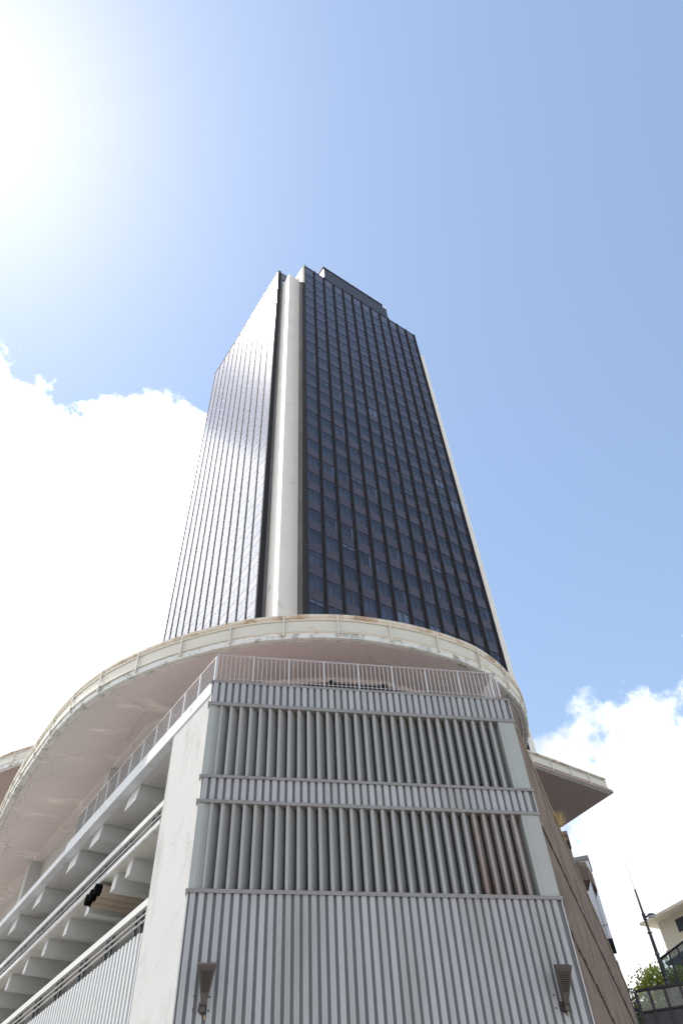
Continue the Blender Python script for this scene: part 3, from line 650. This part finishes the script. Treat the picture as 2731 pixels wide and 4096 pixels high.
# wall lamps
def lamp(s, label, tilt):
    t = thing('wall_lamp', label, 'wall lamp', C0 + Vector((math.cos(SD) * s, math.sin(SD) * s, 5.88)), SD, 'wedge wall lamps on the ribbed steel wall')
    Y = -0.048
    # housing: wide top lip leaning out, narrow foot near the wall
    A = [(-0.05, Y - 0.15, 0.11), (0.05, Y - 0.15, 0.11), (0.05, Y - 0.06, 0.16), (-0.05, Y - 0.06, 0.16)]
    Bq = [(-0.208, Y - 0.50, 0.80), (0.208, Y - 0.50, 0.80), (0.19, Y - 0.36, 0.87), (-0.19, Y - 0.36, 0.87)]
    h = part('housing', MB().hexa(A + Bq), m_lampm, t)
    def on_face(u, v, d=0.0):                              # u -1..1 across, v 0..1 up the lower face
        wd = 0.05 + (0.208 - 0.05) * v; p = Vector((u * wd, Y - 0.15 - 0.35 * v, 0.11 + 0.69 * v)); n = Vector((0, -0.69, -0.35)).normalized()
        p += n * d; return tuple(p)
    gr = MB().face([on_face(-0.72, 0.32, 0.004), on_face(0.72, 0.32, 0.004), on_face(0.74, 0.86, 0.004), on_face(-0.74, 0.86, 0.004)])
    part('lamp_opening', gr, m_lens, t)
    for i in range(9):
        v = 0.34 + 0.052 * i
        sl_ = MB().hexa([on_face(-0.7, v, 0.005), on_face(0.7, v, 0.005), on_face(0.7, v + 0.012, 0.005), on_face(-0.7, v + 0.012, 0.005),
                         on_face(-0.7, v + 0.012, 0.02), on_face(0.7, v + 0.012, 0.02), on_face(0.7, v + 0.026, 0.02), on_face(-0.7, v + 0.026, 0.02)])
        part('slat', sl_, m_lampm, t)
    fr_ = MB()
    for (u0, v0, u1, v1) in ((-0.80, 0.28, -0.72, 0.90), (0.72, 0.28, 0.80, 0.90), (-0.8, 0.86, 0.8, 0.90), (-0.8, 0.28, 0.8, 0.32)):
        fr_.hexa([on_face(u0, v0, 0.002), on_face(u1, v0, 0.002), on_face(u1, v1, 0.002), on_face(u0, v1, 0.002), on_face(u0, v0, 0.012), on_face(u1, v0, 0.012), on_face(u1, v1, 0.012), on_face(u0, v1, 0.012)])
    part('opening_frame', fr_, m_lampm, t)
    part('bracket', MB().prism([(-0.055, Y - 0.17), (0.035, Y - 0.17), (0.035, Y - 0.002), (-0.055, Y - 0.002)], 0.0, 0.10).hexa([(-0.12, Y - 0.03, 0.05), (0.03, Y - 0.03, -0.08), (0.03, Y - 0.002, -0.08), (-0.12, Y - 0.002, 0.05), (-0.1, Y - 0.03, 0.2), (0.05, Y - 0.03, 0.2), (0.05, Y - 0.002, 0.2), (-0.1, Y - 0.002, 0.2)]), m_lampm, t)
    part('hinge', MB().tube((-0.06, Y - 0.14, 0.105), (0.06, Y - 0.14, 0.105), 0.035, n=10), m_bolt, t)
    part('cable_gland', MB().tube((0.045, Y - 0.03, -0.03), (0.045, Y - 0.03, -0.11), 0.014, n=8), m_beige, t)
    for bx, bz in ((-0.215, 0.33), (0.115, 0.31), (-0.215, 0.08), (0.115, 0.06)):
        part('bolt', MB().tube((bx, Y - 0.001, bz), (bx, Y - 0.03, bz), 0.018, n=10), m_bolt, t)
    return t
lamp(0.595, 'wedge wall lamp on the ribbed steel beside the white concrete wall', 0)
lamp(8.93, 'wedge wall lamp on the ribbed steel beside the brown wall', 0)

# ------------------------------------------------------------------ brown ramp wall
AZW = R(21.0)
W0 = C0 + Vector((math.cos(SD) * (LEN + 0.05), math.sin(SD) * (LEN + 0.05), 0)); WR = math.pi / 2 - AZW
ramp = thing('ramp_wall', 'brown pebbledash concrete ramp wall with rough diagonal joints beside the steel annex', 'wall', W0, WR)
# local: x along the wall (away), y to the left (behind), z up; right face at y=0
def line_z(z0, k): return lambda d: z0 - k * d
LT = lambda d: 13.42 - 0.30 * d
LG1 = lambda d: 10.2 - 0.19 * d
LG2 = lambda d: 7.62 - 0.235 * d
LG0 = lambda d: 0.0 * d
DS = [0.0, 2.2, 4.6, 7.2, 10.2, 13.6]; DE = 13.6
gap = 0.085
part('joint_core', MB().hexa([(0, 0.10, 0), (DE, 0.10, 0), (DE, 0.6, 0), (0, 0.6, 0), (0, 0.10, LT(0) - 0.1), (DE, 0.10, LT(DE) - 0.1), (DE, 0.6, LT(DE) - 0.1), (0, 0.6, LT(0) - 0.1)]), m_groove, ramp)
for lo, hi, last in ((LG1, LT, True), (LG2, LG1, False), (LG0, LG2, False)):
    for a, b_ in zip(DS, DS[1:]):
        g0 = 0.006
        zl = [lo(a) + gap, lo(b_) + gap]; zh = [hi(a) - (0 if last else gap), hi(b_) - (0 if last else gap)]
        part('wall_panel', MB().hexa([(a + g0, 0, zl[0]), (b_ - g0, 0, zl[1]), (b_ - g0, 0.12, zl[1]), (a + g0, 0.12, zl[0]), (a + g0, 0, zh[0]), (b_ - g0, 0, zh[1]), (b_ - g0, 0.12, zh[1]), (a + g0, 0.12, zh[0])]), m_brown, ramp)
# ragged mortar edge in the two diagonal joints
for LG in (LG1, LG2):
    m = MB(); d = 0.0
    while d < 13.2:
        l = random.uniform(0.05, 0.16); h = random.uniform(0.03, 0.085); yy = random.uniform(0.004, 0.035)
        z = LG(d) + random.uniform(-0.03, 0.03); m.box(d, d + l, -yy, 0.09, z - h, z + h); d += l * random.uniform(0.9, 1.02)
    part('mortar_joint', m, m_groove, ramp)
for i, (a, b_) in enumerate(zip(DS, DS[1:])):
    part('coping', MB().hexa([(a, -0.05, LT(a) + 0.002), (b_ - 0.01, -0.05, LT(b_) + 0.002), (b_ - 0.01, 0.4, LT(b_) + 0.002), (a, 0.4, LT(a) + 0.002), (a, -0.05, LT(a) + 0.1), (b_ - 0.01, -0.05, LT(b_) + 0.1), (b_ - 0.01, 0.4, LT(b_) + 0.1), (a, 0.4, LT(a) + 0.1)]), m_mossy, ramp)
# dry grass tuft growing from the coping
tuft_d = 4.6
tp = W0 + Vector((math.cos(WR) * tuft_d - math.sin(WR) * 0.05, math.sin(WR) * tuft_d + math.cos(WR) * 0.05, LT(tuft_d) + 0.09))
m = MB()
for i in range(260):
    a = random.uniform(0, 2 * math.pi); s_ = random.uniform(0.05, 0.75); L_ = random.uniform(0.3, 0.62)
    d1 = Vector((math.cos(a) * s_, math.sin(a) * s_, 1)).normalized(); base = Vector((random.gauss(0, 0.11), random.gauss(0, 0.06), 0))
    mid = base + d1 * L_ * 0.6; tip = mid + (d1 + Vector((math.cos(a), math.sin(a), -0.3)) * 0.5).normalized() * L_ * 0.45
    sd_ = d1.orthogonal().normalized() * 0.008
    m.face([base - sd_, base + sd_, mid + sd_, mid - sd_]); m.face([mid - sd_, mid + sd_, tip])
g = put('grass_tuft', m.mesh('grass_tuft', m_straw, False), None, tp); tag(g, 'dry straw coloured grass tuft growing on top of the brown ramp wall', 'grass')

# ------------------------------------------------------------------ podium side building behind the ramp wall
sb = thing('podium_block', 'brown podium block behind the ramp wall with bracket and pale metal shaft', 'building')
pA, pB = polar(15.2, 33), polar(15.2, 52)
mb = MB().prism([(pA.x, pA.y), (pB.x, pB.y), (pB.x - 6, pB.y + 1.6), (pA.x - 5, pA.y + 1.4)], 0.0, 13.0); part('wall', mb, m_brownsm, sb)
def quadbox(a0, a1, d0, d1, z0, z1):
    p = [polar(a0, d0), polar(a1, d0), polar(a1, d1), polar(a0, d1)]; return MB().prism([(q.x, q.y) for q in p], z0, z1)
# metal shaft: 40 m off
sh = part('metal_shaft', quadbox(14.9, 17.12, 40.0, 41.6, 12.85, 16.55), m_paleb, sb)
put('shaft_cap', quadbox(14.85, 17.2, 39.9, 41.7, 16.553, 16.75).mesh('shaft_cap', m_ledge), sh)
put('shaft_base', quadbox(14.9, 17.14, 39.96, 41.64, 12.62, 12.84).mesh('shaft_base', m_mull), sh)
for a in (16.25, 16.85): put('panel_seam', quadbox(a - 0.012, a + 0.012, 39.97, 39.999, 12.9, 16.5).mesh('panel_seam', m_ledge), sh)
put('panel_seam', quadbox(14.9, 17.125, 39.97, 39.999, 13.42, 13.45).mesh('panel_seam', m_ledge), sh)
# bracket 35 m off: block with sloped nose
dq = 35.0
def P3(a, d, z): q = polar(a, d); return (q.x, q.y, z)
m = MB().hexa([P3(14.6, dq, 13.95), P3(16.85, dq, 13.82), P3(16.5, dq + 1.3, 13.82), P3(14.6, dq + 1.3, 13.95), P3(14.6, dq, 14.75), P3(16.85, dq, 14.62), P3(16.6, dq + 1.3, 14.7), P3(14.6, dq + 1.3, 14.75)])
m.hexa([P3(16.853, dq, 13.83), P3(17.1, dq + 0.1, 13.4), P3(16.9, dq + 1.1, 13.4), P3(16.85, dq + 1.25, 13.83), P3(16.853, dq, 14.61), P3(17.1, dq + 0.1, 14.1), P3(16.9, dq + 1.1, 14.1), P3(16.85, dq + 1.25, 14.61)])
part('concrete_bracket', m, m_brownsm, sb)
rb = part('roof_block', quadbox(14.4, 16.1, 45, 47, 13.0, 20.0), m_brownsm, sb)
put('block_cap', quadbox(14.4, 16.2, 44.9, 47.1, 20.003, 20.25).mesh('block_cap', m_brownsm), rb)
for i in range(6): put('rib', quadbox(15.86 + 0.05 * i, 15.885 + 0.05 * i, 44.92, 44.998, 14, 19.7).mesh('rib', m_mull), rb)
spk = put('sheet_metal_gable', MB().hexa([P3(16.2, 38.0, 8.0), P3(17.22, 38, 8.0), P3(17.22, 38.2, 8.0), P3(16.2, 38.2, 8.0), P3(16.98, 38, 11.4), P3(17.02, 38, 11.38), P3(17.02, 38.2, 11.38), P3(16.98, 38.2, 11.4)]).mesh('sheet_metal_gable', m_spike))
tag(spk, 'pointed grey sheet metal fin standing just behind the brown ramp wall', 'fin')

# ------------------------------------------------------------------ right background
bal_t = thing('glass_balustrade', 'dark framed glass balustrade on the raised terrace edge in front of trees', 'railing')
DB = 48.0; A0 = 17.52
angs = [17.52, 18.36, 19.36, 20.36, 21.36, 22.36, 23.36]
def bar(a0, z0, a1, z1, d, r): return MB().tube(polar(a0, d, z=0) + Vector((0, 0, z0)), polar(a1, d, z=0) + Vector((0, 0, z1)), r, n=6)
ZB0, ZB1 = 11.42, 12.40
part('top_rail', bar(A0, ZB1, 23.4, ZB1 - 0.02, DB, 0.075), m_dkframe, bal_t)
part('bottom_rail', bar(A0, ZB0, 23.4, ZB0 - 0.02, DB, 0.06), m_dkframe, bal_t)
for a in angs:
    p = polar(a, DB); part('post', MB().box(-0.075, 0.075, -0.06, 0.06, 10.0, ZB1 - 0.03), m_dkframe, bal_t, (p.x, p.y, 0), -R(a))
for a, b_ in zip(angs, angs[1:]):
    p, q = polar(a + 0.1, DB), polar(b_ - 0.1, DB)
    part('glass_pane', MB().face([(p.x, p.y, ZB0 + 0.06), (q.x, q.y, ZB0 + 0.06), (q.x, q.y, ZB1 - 0.08), (p.x, p.y, ZB1 - 0.08)]), m_bglass, bal_t)
    q2_ = Vector((math.sin(R(a)), math.cos(R(a)), 0)) * 0.06
    part('lower_panel', MB().prism([(p.x, p.y), (q.x, q.y), (q.x + q2_.x, q.y + q2_.y), (p.x + q2_.x, p.y + q2_.y)], 9.6, ZB0 - 0.07), m_dkpanel, bal_t)
fen = thing('metal_fence', 'short black metal bar fence beside the end of the glass balustrade', 'fence')
fz = 12.42
part('top_rail', bar(16.6, fz + 0.08, 17.42, fz, 47.5, 0.035), m_polem, fen); part('bottom_rail', bar(16.6, 11.5, 17.42, 11.45, 47.5, 0.09), m_polem, fen)
for i in range(9):
    a = 16.62 + 0.1 * i; part('bar', bar(a, 11.45, a, fz + 0.02, 47.5, 0.02), m_polem, fen)
# street lamp
lp = polar(19.67, 53.0); lz = 10.9
sl_t = thing('street_lamp', 'black street lamp post with one short lamp arm behind the glass balustrade', 'street lamp', (lp.x, lp.y, lz))
zt_ = 1.6 + 0.329 * 53 - lz
part('pole', MB().tube((0, 0, 0), (0, 0, 2.6), 0.16, 0.13, 12).tube((0, 0, 2.6), (0, 0, 5.4), 0.12, 0.10, 12).tube((0, 0, 5.4), (0, 0, zt_), 0.085, 0.055, 12), m_polem, sl_t)
for z in (4.3, 5.5, 3.0, 2.75): part('collar', MB().tube((0, 0, z), (0, 0, z + 0.07), 0.15, n=12), m_spike, sl_t)
part('finial', MB().tube((0, 0, zt_), (0, 0, zt_ + 1.75), 0.018, 0.008, 5), m_spike, sl_t)
za = 1.6 + 0.297 * 53 - lz
hd = Vector((math.cos(R(19.67)), -math.sin(R(19.67)), 0))
part('arm', MB().tube((0, 0, za - 0.15), (0, 0, za + 0.22), 0.11, n=10).tube((0, 0, za), hd * 0.16 + Vector((0, 0, za + 0.02)), 0.06, n=8), m_polem, sl_t)
m = MB(); n = 14; rings = [(0.0, 0.10, 0.02), (0.12, 0.2, 0.13), (0.3, 0.24, 0.17), (0.48, 0.16, 0.12), (0.6, 0.03, 0.02)]
m2 = MB(); prev = None; prevb = None
sdv = Vector((hd.y, -hd.x, 0))
for x_, wd, hh in rings:
    ring = [hd * (0.14 + x_) + sdv * (wd * math.cos(R(a))) + Vector((0, 0, za + 0.0 + hh * math.sin(R(a)))) for a in range(0, 181, 20)]
    ringb = [hd * (0.14 + x_) + sdv * (wd * 0.85 * math.cos(R(a))) + Vector((0, 0, za - 0.005 - hh * 0.55 * math.sin(R(a)))) for a in range(0, 181, 20)]
    if prev:
        for i in range(len(ring) - 1): m.face([prev[i], prev[i + 1], ring[i + 1], ring[i]]); m2.face([prevb[i], prevb[i + 1], ringb[i + 1], ringb[i]])
    prev, prevb = ring, ringb
lh = part('lamp_head', m, m_polem, sl_t); part('lamp_glass', m2, m_clearl, sl_t)
# cream building
cb = thing('cream_building', 'cream rendered building with wide flat overhanging roof at the right edge', 'building')
cA, cBv = polar(20.39, 78.0), polar(24.5, 74.0); zc_roof = 1.6 + 0.288 * 78
d = (cBv - cA).normalized(); nrm = Vector((d.y, -d.x, 0))
if nrm.dot(-cA) < 0: nrm = -nrm
inn = -nrm
wallp = [cA, cBv, cBv + inn * 14, cA + inn * 14]
part('wall', MB().prism([(p.x, p.y) for p in wallp], 5.0, zc_roof), m_creamb, cb)
ra, rb_ = cA - d * 1.1 + nrm * 1.2, cBv + nrm * 1.8
rp = [ra, rb_, rb_ + inn * 17, ra + inn * 17]
part('roof', MB().prism([(p.x, p.y) for p in rp], zc_roof + 0.005, zc_roof + 0.22), m_creamr, cb)
def on_wall(azd):
    a = R(azd); v = Vector((math.sin(a), math.cos(a), 0)); k = (cA.x * nrm.x + cA.y * nrm.y) / (v.x * nrm.x + v.y * nrm.y); return v * k
w0_, w1_ = on_wall(21.55), on_wall(22.45); dist = w0_.length
zw0, zw1 = 1.6 + 0.2755 * dist, 1.6 + 0.288 * dist
for (u, v) in ((w0_, w1_), (w1_ + d * 0.9, w1_ + d * 2.2)):
    f = part('window', MB().prism([tuple((p)[:2]) for p in (u + nrm * 0.03, v + nrm * 0.03, v - nrm * 0.01, u - nrm * 0.01)], zw0 - 0.05, zw1 + 0.02), m_dkframe, cb)
    for s0, s1 in ((0.06, 0.5), (0.56, 0.94)):
        a_, b_ = u + (v - u) * s0 + nrm * 0.035, u + (v - u) * s1 + nrm * 0.035
        for (z0, z1) in ((zw0 + 0.05, zw0 + (zw1 - zw0) * 0.6), (zw0 + (zw1 - zw0) * 0.66, zw1 - 0.05)):
            put('pane', MB().face([(a_.x, a_.y, z0), (b_.x, b_.y, z0), (b_.x, b_.y, z1), (a_.x, a_.y, z1)]).mesh('pane', M('cream_window_glass', (0.06, 0.075, 0.085), 0.2, spec=0.3)), f)
# glass pavilion
pv = thing('glass_pavilion', 'glazed pavilion with slanting dark framed glass wall behind the street lamp', 'building')
ga, gb = polar(19.79, 58.0), polar(24.6, 47.2 + 4.0)
gd = (gb - ga); glen = gd.length; gd.normalize(); gn = Vector((gd.y, -gd.x, 0))
if gn.dot(-ga) < 0: gn = -gn
ztop = 1.6 + 0.2525 * 58.0
nb = 7; stp = glen / nb
def gp(s, z, o_=0.0): p = ga + gd * s + gn * o_; return (p.x, p.y, z)
for i in range(nb + 1):
    part('mullion', MB().tube(gp(i * stp, 10.9), gp(i * stp, ztop), 0.06, n=6), m_dkframe, pv)
for i in range(nb):
    part('glass_pane', MB().face([gp(i * stp + 0.05, 11.0), gp((i + 1) * stp - 0.05, 11.0), gp((i + 1) * stp - 0.05, ztop - 0.06), gp(i * stp + 0.05, ztop - 0.06)]), m_pglass, pv)
part('top_rail', MB().tube(gp(0, ztop), gp(glen, ztop), 0.07, n=6), m_dkframe, pv)
part('brace', MB().tube(gp(0.2, 11.6, -0.25), gp(2.6, 13.6, -0.25), 0.05, n=6), m_dkframe, pv)
for i in range(4):
    part('inner_column', MB().box(-0.14, 0.14, -0.14, 0.14, 10.9, ztop - 0.9), m_blueg, pv, gp(0.9 + 1.25 * i, 0, -1.6), math.atan2(gd.y, gd.x))
part('inner_ceiling', MB().prism([gp(0.1, 0, -0.2)[:2], gp(glen, 0, -0.2)[:2], gp(glen, 0, -1.9)[:2], gp(0.4, 0, -1.9)[:2]], ztop - 0.45, ztop - 0.3), m_blueg, pv)
# trees
def tree(label, base, height, crown_r, zc, leafm, n_leaf, leaf, spread_limbs, seed):
    rnd = random.Random(seed)
    t = thing('tree', label, 'tree', base, group='trees behind the glass balustrade')
    tr = MB(); tr.tube((0, 0, 0), (0, 0, height * 0.55), 0.16, 0.08, 8)
    tips = []
    for i in range(spread_limbs):
        a = rnd.uniform(0, 2 * math.pi); z = height * rnd.uniform(0.25, 0.6)
        p0 = Vector((0, 0, z)); r_ = crown_r * rnd.uniform(0.5, 1.05)
        p1 = Vector((math.cos(a) * r_ * 0.5, math.sin(a) * r_ * 0.5, z + height * rnd.uniform(0.08, 0.25)))
        p2 = Vector((math.cos(a + rnd.uniform(-0.5, 0.5)) * r_, math.sin(a + rnd.uniform(-.5, .5)) * r_, min(height, p1.z + height * rnd.uniform(0.02, 0.22))))
        tr.tube(p0, p1, 0.05, 0.03, 5).tube(p1, p2, 0.03, 0.012, 5); tips += [(p1, 0.7), (p2, 0.55), ((p1 + p2) / 2, 0.6)]
        for q in range(3):
            p3 = p1.lerp(p2, rnd.uniform(0.2, 1)) + Vector((rnd.gauss(0, 0.6), rnd.gauss(0, 0.6), rnd.uniform(0, 0.9))); tr.tube(p1.lerp(p2, 0.5), p3, 0.015, 0.008, 4); tips.append((p3, 0.42))
    part('trunk', tr, m_bark, t)
    cr = MB()
    for i in range(n_leaf):
        c, sg = tips[rnd.randrange(len(tips))]
        p = c + Vector((rnd.gauss(0, sg), rnd.gauss(0, sg), rnd.gauss(0, sg * 0.55)))
        n_ = Vector((rnd.gauss(0, 1), rnd.gauss(0, 1), rnd.gauss(0.6, 1))).normalized(); a = n_.orthogonal().normalized(); b = n_.cross(a)
        s_ = leaf * rnd.uniform(0.6, 1.3); cr.face([p - a * s_, p + b * s_ * 0.5, p + a * s_, p - b * s_ * 0.5])
    part('crown', cr, leafm, t, ); return t
b1 = polar(19.2, 66.0, z=10.9); tree('bright yellow green tree with loose open branches above the glass balustrade', b1, 7.0, 2.3, 0, m_leaf, 7000, 0.14, 22, 3)
b2 = polar(18.3, 62.0, z=10.0); tree('dull grey green bushy tree seen through the left glass panes', b2, 4.0, 1.9, 0, m_leaf2, 9000, 0.16, 20, 5)
b3 = polar(17.35, 70.0, z=10.0); tree('small bright tree showing between the brown wall and balustrade', b3, 5.6, 1.6, 0, m_leaf, 3000, 0.14, 14, 8)
b4 = polar(19.7, 72.0, z=10.0); tree('dense green tree standing low behind the lamp post foot', b4, 4.8, 2.2, 0, m_leaf2, 7000, 0.17, 18, 11)
